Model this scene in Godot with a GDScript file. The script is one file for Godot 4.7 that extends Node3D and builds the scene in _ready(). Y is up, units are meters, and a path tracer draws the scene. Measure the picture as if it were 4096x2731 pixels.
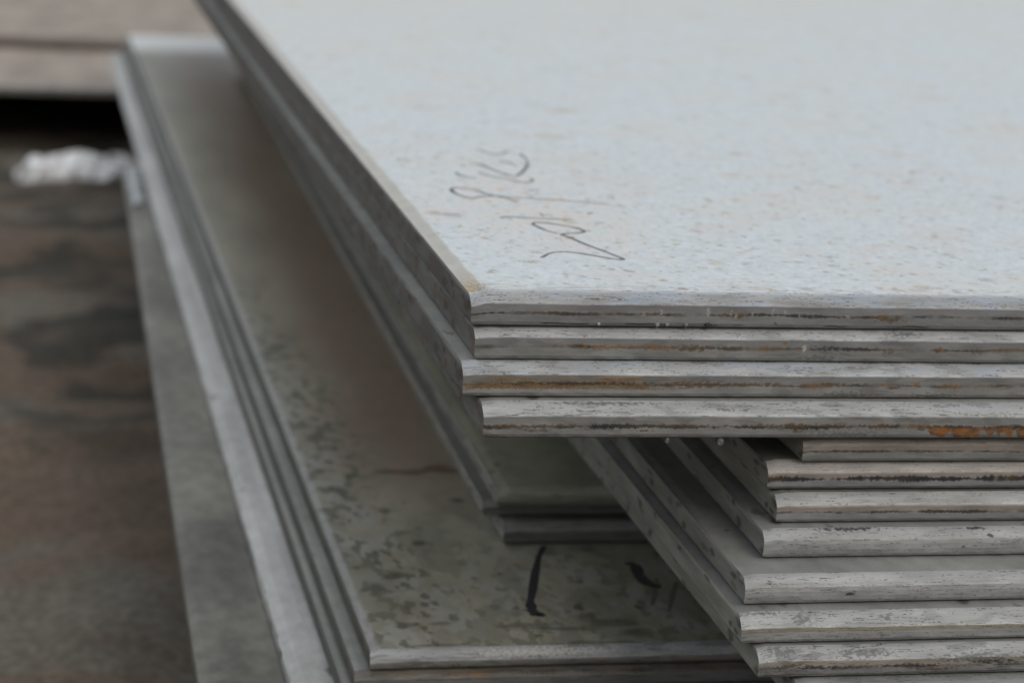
extends Node3D
# Units are metres. x runs to the right along the front edges of the plates, y is up, -z runs away from the viewer.
# The origin is the front left corner of the topmost plate.

var grain := FastNoiseLite.new()
var cloud := FastNoiseLite.new()
var rng := RandomNumberGenerator.new()
var names := {}
var side_textures: Array = []
var M := {}


func _ready() -> void:
	# ---------------------------------------------------------------- camera, sky, sun, exposure
	var cam := Camera3D.new()
	cam.name = "camera"
	cam.transform = Transform3D(Basis(Vector3(0.978107525, 0.058280236, 0.199772579), Vector3(-0.008330349, 0.970178886, -0.242246845), Vector3(-0.207933342, 0.235279287, 0.949424764)), Vector3(-0.209066, 0.237213, 1.052971))
	cam.fov = 17.3877
	cam.near = 0.05
	cam.far = 200.0
	var lens := CameraAttributesPhysical.new()
	lens.frustum_focal_length = 78.5
	lens.frustum_focus_distance = 1.085
	lens.frustum_near = 0.05
	lens.frustum_far = 200.0
	lens.exposure_aperture = 8.2
	cam.attributes = lens
	add_child(cam)
	cam.fov = 17.3877
	cam.current = true

	var env := Environment.new()
	env.background_mode = Environment.BG_SKY
	var sky_mat := ProceduralSkyMaterial.new()
	sky_mat.sky_top_color = Color(0.955, 0.975, 1.0)
	sky_mat.sky_horizon_color = Color(0.62, 0.64, 0.66)
	sky_mat.sky_curve = 0.2
	sky_mat.ground_horizon_color = Color(0.30, 0.29, 0.28)
	sky_mat.ground_bottom_color = Color(0.22, 0.21, 0.20)
	var sky := Sky.new()
	sky.sky_material = sky_mat
	env.sky = sky
	env.tonemap_mode = Environment.TONE_MAPPER_LINEAR
	env.tonemap_exposure = 0.9
	env.sdfgi_enabled = true
	env.ssao_enabled = true
	env.ssil_enabled = true
	var we := WorldEnvironment.new()
	we.name = "sky"
	we.environment = env
	add_child(we)

	var sun := DirectionalLight3D.new()
	sun.name = "overcast_sun"
	sun.light_energy = 0.45
	sun.light_color = Color(1.0, 0.985, 0.96)
	sun.light_angular_distance = 40.0
	sun.shadow_enabled = true
	add_child(sun)
	sun.look_at_from_position(Vector3(0.55, 1.0, 0.95), Vector3.ZERO)

	# ---------------------------------------------------------------- noise and materials
	grain.noise_type = FastNoiseLite.TYPE_SIMPLEX
	grain.frequency = 1.0
	grain.fractal_type = FastNoiseLite.FRACTAL_NONE
	grain.seed = 11
	cloud.noise_type = FastNoiseLite.TYPE_SIMPLEX
	cloud.frequency = 1.0
	cloud.fractal_type = FastNoiseLite.FRACTAL_FBM
	cloud.fractal_octaves = 4
	cloud.seed = 5
	rng.seed = 4242
	make_materials()
	build_ground()
	build_background_pile()
	build_lower_pile()
	build_middle_pile()
	build_upper_pile()
	build_small_things()


# ==================================================================== helpers

func numbered(called: String) -> String:
	var n: int = names.get(called, -1) + 1
	names[called] = n
	return called if n == 0 else "%s_%03d" % [called, n]


func tag(o: Node, label: String, category: String, group := "", kind := "") -> void:
	if label != "":
		o.set_meta("label", label)
	if category != "":
		o.set_meta("category", category)
	if group != "":
		o.set_meta("group", group)
	if kind != "":
		o.set_meta("kind", kind)


func mesh_node(called: String, mesh: Mesh, mat: Material, parent: Node) -> MeshInstance3D:
	var o := MeshInstance3D.new()
	o.name = called
	o.mesh = mesh
	o.material_override = mat
	o.cast_shadow = GeometryInstance3D.SHADOW_CASTING_SETTING_ON
	parent.add_child(o, true)
	return o


# a grid of points (rows of PackedVector3Array) with texture coordinates; every band between two rows keeps its own normals when hard is set
func add_grid(st: SurfaceTool, rows: Array, uvs: Array, flip: bool, hard: bool) -> void:
	for j in rows.size() - 1:
		var a: PackedVector3Array = rows[j]
		var b: PackedVector3Array = rows[j + 1]
		var ua: PackedVector2Array = uvs[j]
		var ub: PackedVector2Array = uvs[j + 1]
		if hard:
			st.set_smooth_group(j % 30)
		else:
			st.set_smooth_group(0)
		for i in a.size() - 1:
			var p := [a[i], a[i + 1], b[i + 1], b[i]]
			var q := [ua[i], ua[i + 1], ub[i + 1], ub[i]]
			var order := [0, 3, 2, 0, 2, 1] if flip else [0, 1, 2, 0, 2, 3]
			for k in order:
				st.set_uv(q[k])
				st.add_vertex(p[k])


func finish(st: SurfaceTool) -> ArrayMesh:
	st.index()
	st.generate_normals()
	return st.commit()


func add_box(st: SurfaceTool, lo: Vector3, hi: Vector3) -> void:
	var c := [Vector3(lo.x, lo.y, hi.z), Vector3(hi.x, lo.y, hi.z), Vector3(hi.x, hi.y, hi.z), Vector3(lo.x, hi.y, hi.z), Vector3(lo.x, lo.y, lo.z), Vector3(hi.x, lo.y, lo.z), Vector3(hi.x, hi.y, lo.z), Vector3(lo.x, hi.y, lo.z)]
	st.set_smooth_group(-1)
	for f in [[3, 2, 1, 0], [7, 3, 0, 4], [6, 7, 4, 5], [2, 6, 5, 1], [7, 6, 2, 3], [0, 1, 5, 4]]:
		for k in [0, 1, 2, 0, 2, 3]:
			st.set_uv(Vector2(0.5, 0.5))
			st.add_vertex(c[f[k]])


func image_texture(w: int, h: int, data: PackedByteArray) -> ImageTexture:
	return ImageTexture.create_from_image(Image.create_from_data(w, h, false, Image.FORMAT_RGB8, data))


func metal(tex: Texture2D, rough: float, met: float, spec := 0.5) -> StandardMaterial3D:
	var m := StandardMaterial3D.new()
	m.albedo_texture = tex
	m.roughness = rough
	m.metallic = met
	m.metallic_specular = spec
	return m


func plain(c: Color, rough: float) -> StandardMaterial3D:
	var m := StandardMaterial3D.new()
	m.albedo_color = c
	m.roughness = rough
	return m


func step01(a: float, b: float, x: float) -> float:
	var t := clampf((x - a) / (b - a), 0.0, 1.0)
	return t * t * (3.0 - 2.0 * t)


# ==================================================================== textures

# The sheared front edge of a plate: 320 mm of it, v runs down the profile.
func paint_edge(number: int, s: Dictionary) -> ImageTexture:
	var w := 1024
	var h := 96
	var data := PackedByteArray()
	data.resize(w * h * 3)
	var ch: Color = s.get("chamfer", Color(0.68, 0.68, 0.68))
	var up: Color = s.get("upper", Color(0.56, 0.56, 0.56))
	var lo: Color = s.get("lower", Color(0.57, 0.57, 0.565))
	var crease: float = s.get("crease", 0.395)
	var ly: float = s.get("line", 0.625)
	var lw: float = s.get("line_width", 0.05)
	var ls: float = s.get("line_strength", 0.8)
	var rust: float = s.get("rust", 0.0)
	var rag: float = s.get("ragged", 0.25)
	var dashes: float = s.get("dashes", 0.5)
	var patch: float = s.get("patch", 0.3)
	var under: float = s.get("under", 0.0)
	var blue: float = s.get("blue", 0.0)
	var crown: float = s.get("crown", 0.0)
	var blobs: Array = s.get("blobs", [])
	var streaks: Array = s.get("streaks", [])
	var o := float(number) * 37.7
	var charcoal := Color(0.175, 0.175, 0.17)
	var rusty := Color(0.40, 0.30, 0.20)
	for i in w:
		var x := float(i) / w * 320.0
		var wob := 0.016 * grain.get_noise_2d(x * 0.012, o) + 0.006 * grain.get_noise_2d(x * 0.15, o + 3.0)
		var wid := lw * (0.62 + 0.42 * grain.get_noise_2d(x * 0.035, o + 9.0) + 0.25 * grain.get_noise_2d(x * 0.3, o + 12.0))
		var jag := rag * lw * (0.5 * grain.get_noise_2d(x * 0.7, o + 15.0) + 0.6 * grain.get_noise_2d(x * 2.0, o + 19.0))
		var here := clampf(ls * (0.85 + 1.2 * cloud.get_noise_2d(x * 0.03, o + 31.0)), 0.0, 1.0)
		var tint := clampf(rust + 0.7 * cloud.get_noise_2d(x * 0.02, o + 50.0), 0.0, 1.0)
		var drip := absf(grain.get_noise_2d(x * 0.09, o + 70.0)) * 0.9 + 0.22 * absf(grain.get_noise_2d(x * 0.4, o + 71.0))
		for j in h:
			var v := (float(j) + 0.5) / h
			var g := grain.get_noise_2d(x * 0.07, v * 22.0 + o) * 0.55 + grain.get_noise_2d(x * 0.25, v * 42.0 - o) * 0.45
			var sp := grain.get_noise_2d(x * 1.3, v * 34.0 + o)
			var big := cloud.get_noise_2d(x * 0.018 + o, v * 1.6)
			var t := step01(crease - 0.012, crease + 0.018, v)
			var t2 := step01(ly - 0.03, ly + 0.05, v)
			var worn := 0.10 * (1.0 - step01(0.0, 0.05, absf(v - crease + 0.03))) * step01(-0.2, 0.3, cloud.get_noise_2d(x * 0.05, o + 120.0))
			var c := ch.lerp(up.lerp(lo, t2), t)
			c = c * (1.0 + worn + 0.055 * g + 0.045 * sp + 0.10 * big)
			if crown > 0.0:
				c = c.lerp(Color(0.80, 0.815, 0.83) * (1.0 + 0.03 * g), crown * (1.0 - step01(0.0, 0.12, v + 0.03 * g)))
			if blue > 0.0 and v < crease:
				c = c.lerp(Color(0.60, 0.66, 0.74), clampf(blue * (cloud.get_noise_2d(x * 0.02 + 8.0, v * 4.0 + o) * 1.6 - 0.1), 0.0, 0.45))
			if v < crease or s.has("all_dashes"):
				var d := grain.get_noise_2d(x * 0.050 + o, v * 32.0) + 0.25 * grain.get_noise_2d(x * 0.35, v * 32.0 + o)
				var band: float = 0.3 + 0.9 * cloud.get_noise_2d(x * 0.010, v * 7.0 + o)
				c = c.lerp(Color(0.24, 0.23, 0.225), 0.9 * step01(0.0, 0.10, d - 0.98 + 0.42 * dashes * band))
			# darker water marks
			var pm := cloud.get_noise_2d(x * 0.028 - o, v * 2.2 + 20.0)
			c = c * (1.0 - patch * step01(0.22, 0.42, pm) * 0.30)
			# broad rust wash
			if s.has("wash"):
				var ws: Array = s["wash"]
				var inside: float = step01(ws[0], ws[0] + 0.03, v + 0.03 * sp) * (1.0 - step01(ws[1] - 0.03, ws[1] + 0.03, v + jag * 1.5))
				inside *= step01(-2.0, 3.0, x) * (1.0 - step01(ws[2] - 25.0, ws[2], x + 12.0 * g))
				c = c.lerp(Color(0.46, 0.365, 0.255) * (1.0 + 0.3 * sp + 0.2 * g), inside * clampf(0.75 + big * 1.2, 0.0, 1.0))
			# the fracture line in the middle of the thickness
			var dl := absf(v - ly - wob + jag * 0.6)
			var a := 1.0 - step01(0.3, 1.0, dl / maxf(wid, 0.004))
			a *= here * clampf(0.75 + 0.8 * sp + 0.5 * g + maxf(0.0, ls - 0.8), 0.0, 1.0)
			c = c.lerp(charcoal.lerp(rusty, tint) * (1.0 + 0.3 * g), a)
			if tint > 0.35:
				var rust_halo := (1.0 - step01(0.4, 2.4, dl / maxf(wid, 0.004))) * (tint - 0.35) * here  # soft rust stain spreading around the line
				c = c.lerp(Color(0.48, 0.37, 0.25), clampf(rust_halo * (0.9 + sp), 0.0, 0.75))
			# a dark slit near the bottom
			if under > 0.0:
				var du := absf(v - 0.885 - 0.012 * grain.get_noise_2d(x * 0.08, o + 90.0))
				var where := step01(0.05, 0.3, grain.get_noise_2d(x * 0.022, o + 95.0) + (under - 0.5))
				c = c.lerp(Color(0.16, 0.155, 0.15), where * (1.0 - step01(0.008, 0.022, du + 0.01 * sp)))
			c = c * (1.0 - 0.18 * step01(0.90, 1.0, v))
			for b in blobs:
				# x mm, v, half width mm, half height, kind: 0 orange 1 brown 2 dripping rust 3 charcoal 4 pale
				var ux: float = (x - b[0]) / b[2]
				if absf(ux) > 1.4:
					continue
				var uy: float = (v - b[1]) / b[3]
				var r := sqrt(ux * ux + uy * uy) + 0.5 * grain.get_noise_2d(x * 0.30, v * 9.0 + o) + 0.16 * sp
				var kind: int = b[4]
				r += 0.35 * cloud.get_noise_2d(x * 0.16 + o, v * 5.0)
				if kind == 2:
					var low: float = b[3] * (0.12 + 1.7 * drip) * (1.0 - 0.5 * ux * ux)
					var inside2 := step01(-0.012, 0.006, v - b[1]) * (1.0 - step01(low * 0.9, low, v - b[1])) * (1.0 - step01(0.85, 1.15, absf(ux)))
					var deep := cloud.get_noise_2d(x * 0.10 + o, v * 4.0) + 0.25 * sp
					c = c.lerp(Color(0.55, 0.345, 0.165).lerp(Color(0.34, 0.24, 0.165), step01(-0.25, 0.55, deep) * 0.8), inside2 * clampf(0.85 + 0.5 * g, 0.0, 1.0))
				else:
					var col: Color = [Color(0.53, 0.375, 0.22), Color(0.365, 0.29, 0.21), Color.BLACK, Color(0.22, 0.21, 0.21), Color(0.74, 0.73, 0.70), Color(0.40, 0.40, 0.392)][kind]
					c = c.lerp(col * (1.0 + 0.25 * sp), (1.0 - step01(0.2, 1.1, r)) * (0.8))
			for k in streaks:
				var dx := absf(x - k[0] - 0.5 * grain.get_noise_2d(v * 9.0, k[0]))
				if dx < k[1]:
					var fade: float = step01(k[2], k[2] + 0.04, v) * (1.0 - step01(k[3] - 0.04, k[3], v))
					c = c.lerp(Color(0.72, 0.71, 0.69), (1.0 - dx / k[1]) * fade * clampf(0.6 + 0.9 * grain.get_noise_2d(x * 0.8, v * 14.0), 0.0, 0.85))
			var at := (j * w + i) * 3
			data[at] = int(clampf(c.r, 0.0, 1.0) * 255.0)
			data[at + 1] = int(clampf(c.g, 0.0, 1.0) * 255.0)
			data[at + 2] = int(clampf(c.b, 0.0, 1.0) * 255.0)
	return image_texture(w, h, data)


# The left edges: 1.6 m of length, darker than the cut fronts, with rust stains and dark spots.
func paint_side(number: int, base: Color, rusty: float, mottle: float) -> ImageTexture:
	var w := 1024
	var h := 48
	var pr := PackedFloat32Array()
	pr.resize(w * h * 3)
	var o := number * 53.1
	for i in w:
		var z := float(i) / w * 1600.0
		for j in h:
			var v := (float(j) + 0.5) / h
			var g := grain.get_noise_2d(z * 0.03, v * 16.0 + o)
			var big := cloud.get_noise_2d(z * 0.012 + o, v * 1.0)
			var c := base * (1.0 + 0.05 * g + 0.14 * big)
			c = c.lerp(Color(0.36, 0.29, 0.23), rusty * step01(0.24, 0.5, cloud.get_noise_2d(z * 0.022 - o, v * 1.2 + 9.0)))
			var at := (j * w + i) * 3
			pr[at] = c.r
			pr[at + 1] = c.g
			pr[at + 2] = c.b
	# marks that run down the face: along z first, then v (here 0 to 20)
	var spots: Array = []
	for k in int(70 * mottle):
		var r := 2.0 + 4.0 * rng.randf()
		spots.append([420.0 * pow(rng.randf(), 1.3), 20.0 * rng.randf(), r * 1.3, 1.2 + 2.8 * rng.randf(), Color(0.25, 0.245, 0.23), 0.3 + 0.5 * rng.randf()])
	for k in int(14 * rusty):
		spots.append([300.0 * rng.randf(), 8.0 + 10.0 * rng.randf(), 2.0 + 3.0 * rng.randf(), 3.0 + 5.0 * rng.randf(), Color(0.33, 0.23, 0.16), 0.6])
	stamp(pr, w, h, 1600.0, 20.0, 1.0, spots)
	return picture(pr, w, h)


# The pale top of the topmost plate. u: 0 to 1.25 m across; v: root of the distance from the front over 3 m.
func paint_pale_top() -> ImageTexture:
	var w := 2048
	var h := 1024
	var data := PackedByteArray()
	data.resize(w * h * 3)
	var pr := PackedFloat32Array()
	pr.resize(w * h * 3)
	for j in h:
		var q := (float(j) + 0.5) / h
		var z := 3000.0 * q * q
		for i in w:
			var x := (float(i) + 0.5) / w * 1250.0
			var big := cloud.get_noise_2d(x * 0.006, z * 0.004 + 3.0)
			var mid := cloud.get_noise_2d(x * 0.05, z * 0.04 + 40.0)
			var fine := grain.get_noise_2d(x * 0.55, z * 0.5)
			var c := Color(0.772, 0.800, 0.816)
			c = c * (1.0 + 0.03 * mid + 0.028 * fine + 0.05 * cloud.get_noise_2d(x * 0.12, z * 0.10 + 11.0))
			# yellowish and pinkish bloom
			c = c.lerp(Color(0.785, 0.785, 0.755), 0.75 * clampf(step01(0.1, 0.5, big + 0.25 * mid) * 0.4 + step01(500.0, 1700.0, z - 0.7 * x) * 0.65, 0.0, 1.0))
			c = c.lerp(Color(0.78, 0.75, 0.735), 0.35 * step01(0.12, 0.45, cloud.get_noise_2d(x * 0.011 + 70.0, z * 0.012)))
			var hand := 1.0 - step01(20.0, 95.0, Vector2(x - 78.0, (z - 240.0) * 0.5).length())
			c = c.lerp(Color(0.80, 0.765, 0.735), hand * clampf(0.35 + 0.9 * mid, 0.0, 0.6))
			# bare rim on the left and brushed strip along the front
			var rim := 1.0 - step01(7.8, 9.4, x + 0.5 * grain.get_noise_2d(z * 0.02, 4.0))
			c = c.lerp(Color(0.69, 0.68, 0.65) * (1.0 + 0.05 * mid), rim * 0.95)
			if z < 70.0 and x < 22.0:
				var crumb := (1.0 - step01(8.0, 60.0, z)) * (1.0 - step01(5.0, 12.0, x + 3.0 * fine))
				c = c.lerp(Color(0.60, 0.51, 0.37) * (1.0 + 0.35 * fine + 0.3 * grain.get_noise_2d(x * 1.4, z * 1.1)), crumb * 0.8)
			if z < 60.0:
				var st := grain.get_noise_2d(x * 0.05, z * 1.3)
				var front := 1.0 - step01(5.0, 45.0, z)
				c = c * (1.0 - 0.05 * front * st)
				if st > 0.62 and z < 26.0:
					c = c.lerp(Color(0.45, 0.42, 0.39), 0.6)
			var at := (j * w + i) * 3
			pr[at] = c.r
			pr[at + 1] = c.g
			pr[at + 2] = c.b
	# round specks of rust and dirt
	for k in 11000:
		var q2 := rng.randf()
		var zz := 3000.0 * pow(rng.randf(), 1.5) if k > 4900 else 16.0 + rng.randf() * 480.0
		var xx := rng.randf() * 1250.0 if k > 4900 else rng.randf() * 430.0
		var r := 0.8 + 2.6 * pow(rng.randf(), 2.2)
		var strength := 0.18 + 0.5 * pow(rng.randf(), 2.0)
		var hue := rng.randf()
		if k < 3800:
			r = 0.5 + 1.1 * rng.randf()
			strength = 0.10 + 0.38 * pow(rng.randf(), 2.0)
			hue = 0.8 * rng.randf()
		elif k < 4900:
			r = 1.0 + 2.4 * rng.randf() * rng.randf()
			strength = 0.3 + 0.5 * rng.randf()
			hue = rng.randf() * 0.9 + 0.15
		var col := Color(0.52, 0.40, 0.28)
		if hue < 0.25:
			col = Color(0.40, 0.41, 0.42)
		elif hue < 0.55:
			col = Color(0.62, 0.56, 0.42)
		elif hue < 0.75:
			col = Color(0.60, 0.50, 0.44)
		if zz > 500.0:
			r *= 2.2
			strength *= 0.75
		if q2 < 0.07:
			r *= 2.2
			strength *= 0.7
		var i0 := maxi(0, int((xx - r * 1.6) / 1250.0 * w))
		var i1 := mini(w - 1, int((xx + r * 1.6) / 1250.0 * w) + 1)
		var j0 := maxi(0, int(sqrt(maxf(0.0, zz - r * 1.6) / 3000.0) * h))
		var j1 := mini(h - 1, int(sqrt((zz + r * 1.6) / 3000.0) * h) + 1)
		for j in range(j0, j1 + 1):
			var qq := (float(j) + 0.5) / h
			var z := 3000.0 * qq * qq
			for i in range(i0, i1 + 1):
				var x := (float(i) + 0.5) / w * 1250.0
				if x < 9.0:
					continue
				var dd := Vector2(x - xx, z - zz).length() / r + 0.55 * grain.get_noise_2d(x * 0.5, z * 0.5)
				var a := (1.0 - step01(0.35, 1.0, dd)) * strength
				if a <= 0.0:
					continue
				var at := (j * w + i) * 3
				pr[at] = lerpf(pr[at], col.r, a)
				pr[at + 1] = lerpf(pr[at + 1], col.g, a)
				pr[at + 2] = lerpf(pr[at + 2], col.b, a)
	for n in pr.size():
		data[n] = int(clampf(pr[n], 0.0, 1.0) * 255.0)
	return image_texture(w, h, data)


# soft, uneven spots put into a float picture. spots: [x mm, z mm, radius x, radius z, colour, strength]
func stamp(pr: PackedFloat32Array, w: int, h: int, w_mm: float, l_mm: float, power: float, spots: Array) -> void:
	for s in spots:
		var rx: float = s[2]
		var rz: float = s[3]
		var col: Color = s[4]
		var i0 := maxi(0, int((s[0] - rx * 1.6) / w_mm * w))
		var i1 := mini(w - 1, int((s[0] + rx * 1.6) / w_mm * w) + 1)
		var j0 := maxi(0, int(pow(clampf((s[1] - rz * 1.6) / l_mm, 0.0, 1.0), 1.0 / power) * h))
		var j1 := mini(h - 1, int(pow(clampf((s[1] + rz * 1.6) / l_mm, 0.0, 1.0), 1.0 / power) * h) + 1)
		for j in range(j0, j1 + 1):
			var z := l_mm * pow((float(j) + 0.5) / h, power)
			for i in range(i0, i1 + 1):
				var x := (float(i) + 0.5) / w * w_mm
				var d := Vector2((x - s[0]) / rx, (z - s[1]) / rz).length() + 0.3 * grain.get_noise_2d(x * 0.6 / rx + s[0], z * 0.6 / rz)
				var a: float = (1.0 - step01(0.45, 1.05, d)) * s[5]
				if a > 0.0:
					var at := (j * w + i) * 3
					pr[at] = lerpf(pr[at], col.r, a)
					pr[at + 1] = lerpf(pr[at + 1], col.g, a)
					pr[at + 2] = lerpf(pr[at + 2], col.b, a)


func picture(pr: PackedFloat32Array, w: int, h: int) -> ImageTexture:
	var data := PackedByteArray()
	data.resize(w * h * 3)
	for n in pr.size():
		data[n] = int(clampf(pr[n], 0.0, 1.0) * 255.0)
	return image_texture(w, h, data)


# Dirty, rained on tops, w_mm by l_mm; special adds the brown run and the lighter far end of the long lower plate.
func paint_dirty_top(number: int, w: int, h: int, w_mm: float, l_mm: float, power: float, base: Color, special: bool) -> ImageTexture:
	var pr := PackedFloat32Array()
	pr.resize(w * h * 3)
	var o := number * 91.7
	for j in h:
		var z := l_mm * pow((float(j) + 0.5) / h, power)
		for i in w:
			var x := (float(i) + 0.5) / w * w_mm
			var big := cloud.get_noise_2d(x * 0.008 + o, z * 0.003)
			var mid := cloud.get_noise_2d(x * 0.05 + o, z * 0.035)
			var fine := grain.get_noise_2d(x * 0.5, z * 0.35 + o)
			var c := base * (1.0 + (0.30 if number >= 10 else 0.12) * big + (0.15 if number >= 10 else 0.07) * mid + 0.03 * fine)
			if special:
				var brown := exp(-pow((x - 84.0 - 0.012 * z + 16.0 * cloud.get_noise_2d(z * 0.004, 1.0)) / 46.0, 2.0)) * step01(160.0, 460.0, z)
				c = c.lerp(Color(0.505, 0.43, 0.375) * (1.0 + 0.12 * mid), clampf(brown * (0.85 + 0.4 * mid), 0.0, 0.85))
				# pale wet film near the front and along the left rim
				var near := 1.0 - step01(60.0, 330.0, z + 90.0 * mid)
				var left := (1.0 - step01(22.0, 44.0, x + 14.0 * mid)) * (1.0 - step01(500.0, 1000.0, z))
				var film := step01(-0.25, 0.45, cloud.get_noise_2d(x * 0.035 + 4.0, z * 0.02) + 0.25 * mid)
				c = c.lerp(Color(0.60, 0.60, 0.59), 0.55 * clampf(near + left, 0.0, 1.0) * film)
				var stipple := step01(0.16, 0.42, cloud.get_noise_2d(x * 0.065 + 21.0, z * 0.034) + 0.35 * cloud.get_noise_2d(x * 0.012, z * 0.006 + 9.0))
				stipple *= clampf((1.0 - step01(26.0, 60.0, x + 20.0 * big)) * (1.0 - step01(700.0, 1100.0, z)) + (1.0 - step01(60.0, 260.0, z + 80.0 * mid)) * 0.6, 0.0, 1.0)
				c = c.lerp(Color(0.33, 0.33, 0.28), 0.7 * stipple)
				var damp := step01(0.02, 0.22, cloud.get_noise_2d(x * 0.022 + 60.0, z * 0.010 + 5.0) + 0.3 * mid) * (1.0 - step01(120.0, 520.0, z + 60.0 * mid))
				c = c.lerp(Color(0.43, 0.425, 0.37), 0.4 * damp)
				var rim := 1.0 - step01(3.0, 9.0, x + 1.5 * mid)
				c = c.lerp(Color(0.54, 0.54, 0.54), rim * 0.7)
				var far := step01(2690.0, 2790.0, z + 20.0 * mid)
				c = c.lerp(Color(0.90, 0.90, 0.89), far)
			var at := (j * w + i) * 3
			pr[at] = c.r
			pr[at + 1] = c.g
			pr[at + 2] = c.b
	var spots: Array = []
	if special:
		spots.append([100.0, 332.0, 17.0, 13.0, Color(0.33, 0.235, 0.205), 0.65])
		spots.append([70.0, 326.0, 22.0, 8.0, Color(0.33, 0.24, 0.21), 0.6])
		for k in 150:
			var z := 20.0 + 480.0 * pow(rng.randf(), 1.6)
			var x := rng.randf() * 240.0
			var r := 1.2 + 6.0 * pow(rng.randf(), 3.0)
			if k >= 60:
				x = 8.0 + 40.0 * pow(rng.randf(), 1.5)
				z = 60.0 + 900.0 * pow(rng.randf(), 1.3)
				if cloud.get_noise_2d(z * 0.012, 77.0) < -0.05:
					continue
			spots.append([x, z, r * 1.15, r * (1.0 + 1.2 * rng.randf()), Color(0.235, 0.235, 0.20), 0.25 + 0.4 * rng.randf()])
		for k in 12:
			spots.append([rng.randf() * 240.0, 3.0 + 40.0 * rng.randf(), 8.0 + 16.0 * rng.randf(), 3.0 + 5.0 * rng.randf(), Color(0.26, 0.26, 0.22), 0.4])
	else:
		for k in int(w_mm * 0.22):
			var r := 1.4 + 3.6 * pow(rng.randf(), 2.0)
			spots.append([rng.randf() * w_mm, 900.0 * pow(rng.randf(), 1.6), r, r * (1.0 + rng.randf()), Color(0.24, 0.235, 0.21), 0.25 + 0.45 * rng.randf()])
	stamp(pr, w, h, w_mm, l_mm, power, spots)
	return picture(pr, w, h)


func paint_ground() -> ImageTexture:
	var w := 768
	var h := 768
	var data := PackedByteArray()
	data.resize(w * h * 3)
	for j in h:
		for i in w:
			var x := float(i) / w * 4.0
			var z := float(j) / h * 4.0
			var big := cloud.get_noise_2d(x * 2.2, z * 2.2)
			var mid := cloud.get_noise_2d(x * 9.0 + 30.0, z * 9.0)
			var fine := grain.get_noise_2d(x * 160.0, z * 160.0)
			var c := Color(0.405, 0.355, 0.31)
			c = c.lerp(Color(0.41, 0.39, 0.355), step01(0.0, 0.5, big))
			var wet := step01(-0.25, 0.35, cloud.get_noise_2d(x * 4.2 + 30.0, z * 5.0) + 0.25 * mid) * step01(0.9, 1.3, z) * (1.0 - step01(3.1, 3.6, z))
			c = c.lerp(Color(0.20, 0.20, 0.18), wet * 0.7)
			c = c.lerp(Color(0.37, 0.315, 0.275), 0.4 * step01(0.05, 0.4, cloud.get_noise_2d(x * 3.0 + 90.0, z * 5.0)))
			c = c * (1.0 + 0.15 * fine)
			var at := (j * w + i) * 3
			data[at] = int(clampf(c.r, 0.0, 1.0) * 255.0)
			data[at + 1] = int(clampf(c.g, 0.0, 1.0) * 255.0)
			data[at + 2] = int(clampf(c.b, 0.0, 1.0) * 255.0)
	return image_texture(w, h, data)


func make_materials() -> void:
	M.pale = metal(paint_pale_top(), 0.5, 0.0)
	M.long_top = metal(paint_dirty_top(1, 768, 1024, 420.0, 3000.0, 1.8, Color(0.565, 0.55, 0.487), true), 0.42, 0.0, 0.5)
	M.dirty_top = metal(paint_dirty_top(2, 512, 512, 420.0, 3000.0, 1.8, Color(0.405, 0.402, 0.368), false), 0.5, 0.0, 0.45)
	M.olive_top = metal(paint_dirty_top(5, 512, 512, 420.0, 3000.0, 1.8, Color(0.56, 0.555, 0.485), false), 0.42, 0.0, 0.5)
	M.stained_top = metal(paint_dirty_top(10, 512, 768, 420.0, 3000.0, 1.8, Color(0.395, 0.39, 0.352), false), 0.5, 0.0, 0.45)
	M.grey_top = metal(paint_dirty_top(3, 512, 512, 420.0, 3000.0, 1.8, Color(0.515, 0.513, 0.50), false), 0.55, 0.0, 0.4)
	M.brown_top = metal(paint_dirty_top(4, 256, 256, 1200.0, 3000.0, 1.0, Color(0.575, 0.535, 0.495), false), 0.65, 0.0, 0.3)
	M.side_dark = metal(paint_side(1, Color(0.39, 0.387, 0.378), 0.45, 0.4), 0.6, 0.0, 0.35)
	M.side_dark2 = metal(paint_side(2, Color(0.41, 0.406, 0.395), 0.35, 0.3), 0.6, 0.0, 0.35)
	M.side_grey = metal(paint_side(3, Color(0.48, 0.48, 0.45), 0.05, 0.35), 0.6, 0.0, 0.35)
	M.side_grey2 = metal(paint_side(7, Color(0.47, 0.47, 0.445), 0.0, 0.4), 0.6, 0.0, 0.35)
	M.side_grey3 = metal(paint_side(8, Color(0.50, 0.50, 0.47), 0.05, 0.3), 0.6, 0.0, 0.35)
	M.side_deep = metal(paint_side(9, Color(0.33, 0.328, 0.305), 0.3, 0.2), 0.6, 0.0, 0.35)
	M.side_clean = metal(paint_side(4, Color(0.60, 0.60, 0.59), 0.3, 0.2), 0.5, 0.0, 0.45)
	M.side_bright = metal(paint_side(5, Color(0.68, 0.68, 0.67), 0.3, 0.2), 0.45, 0.0, 0.5)
	M.strip_top = metal(paint_dirty_top(6, 256, 512, 420.0, 3000.0, 1.8, Color(0.68, 0.68, 0.67), false), 0.45, 0.0, 0.5)
	M.under = plain(Color(0.36, 0.35, 0.34), 0.7)
	M.ink = plain(Color(0.27, 0.28, 0.31), 0.5)
	M.timber = plain(Color(0.30, 0.24, 0.19), 0.85)


# ==================================================================== plates

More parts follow.
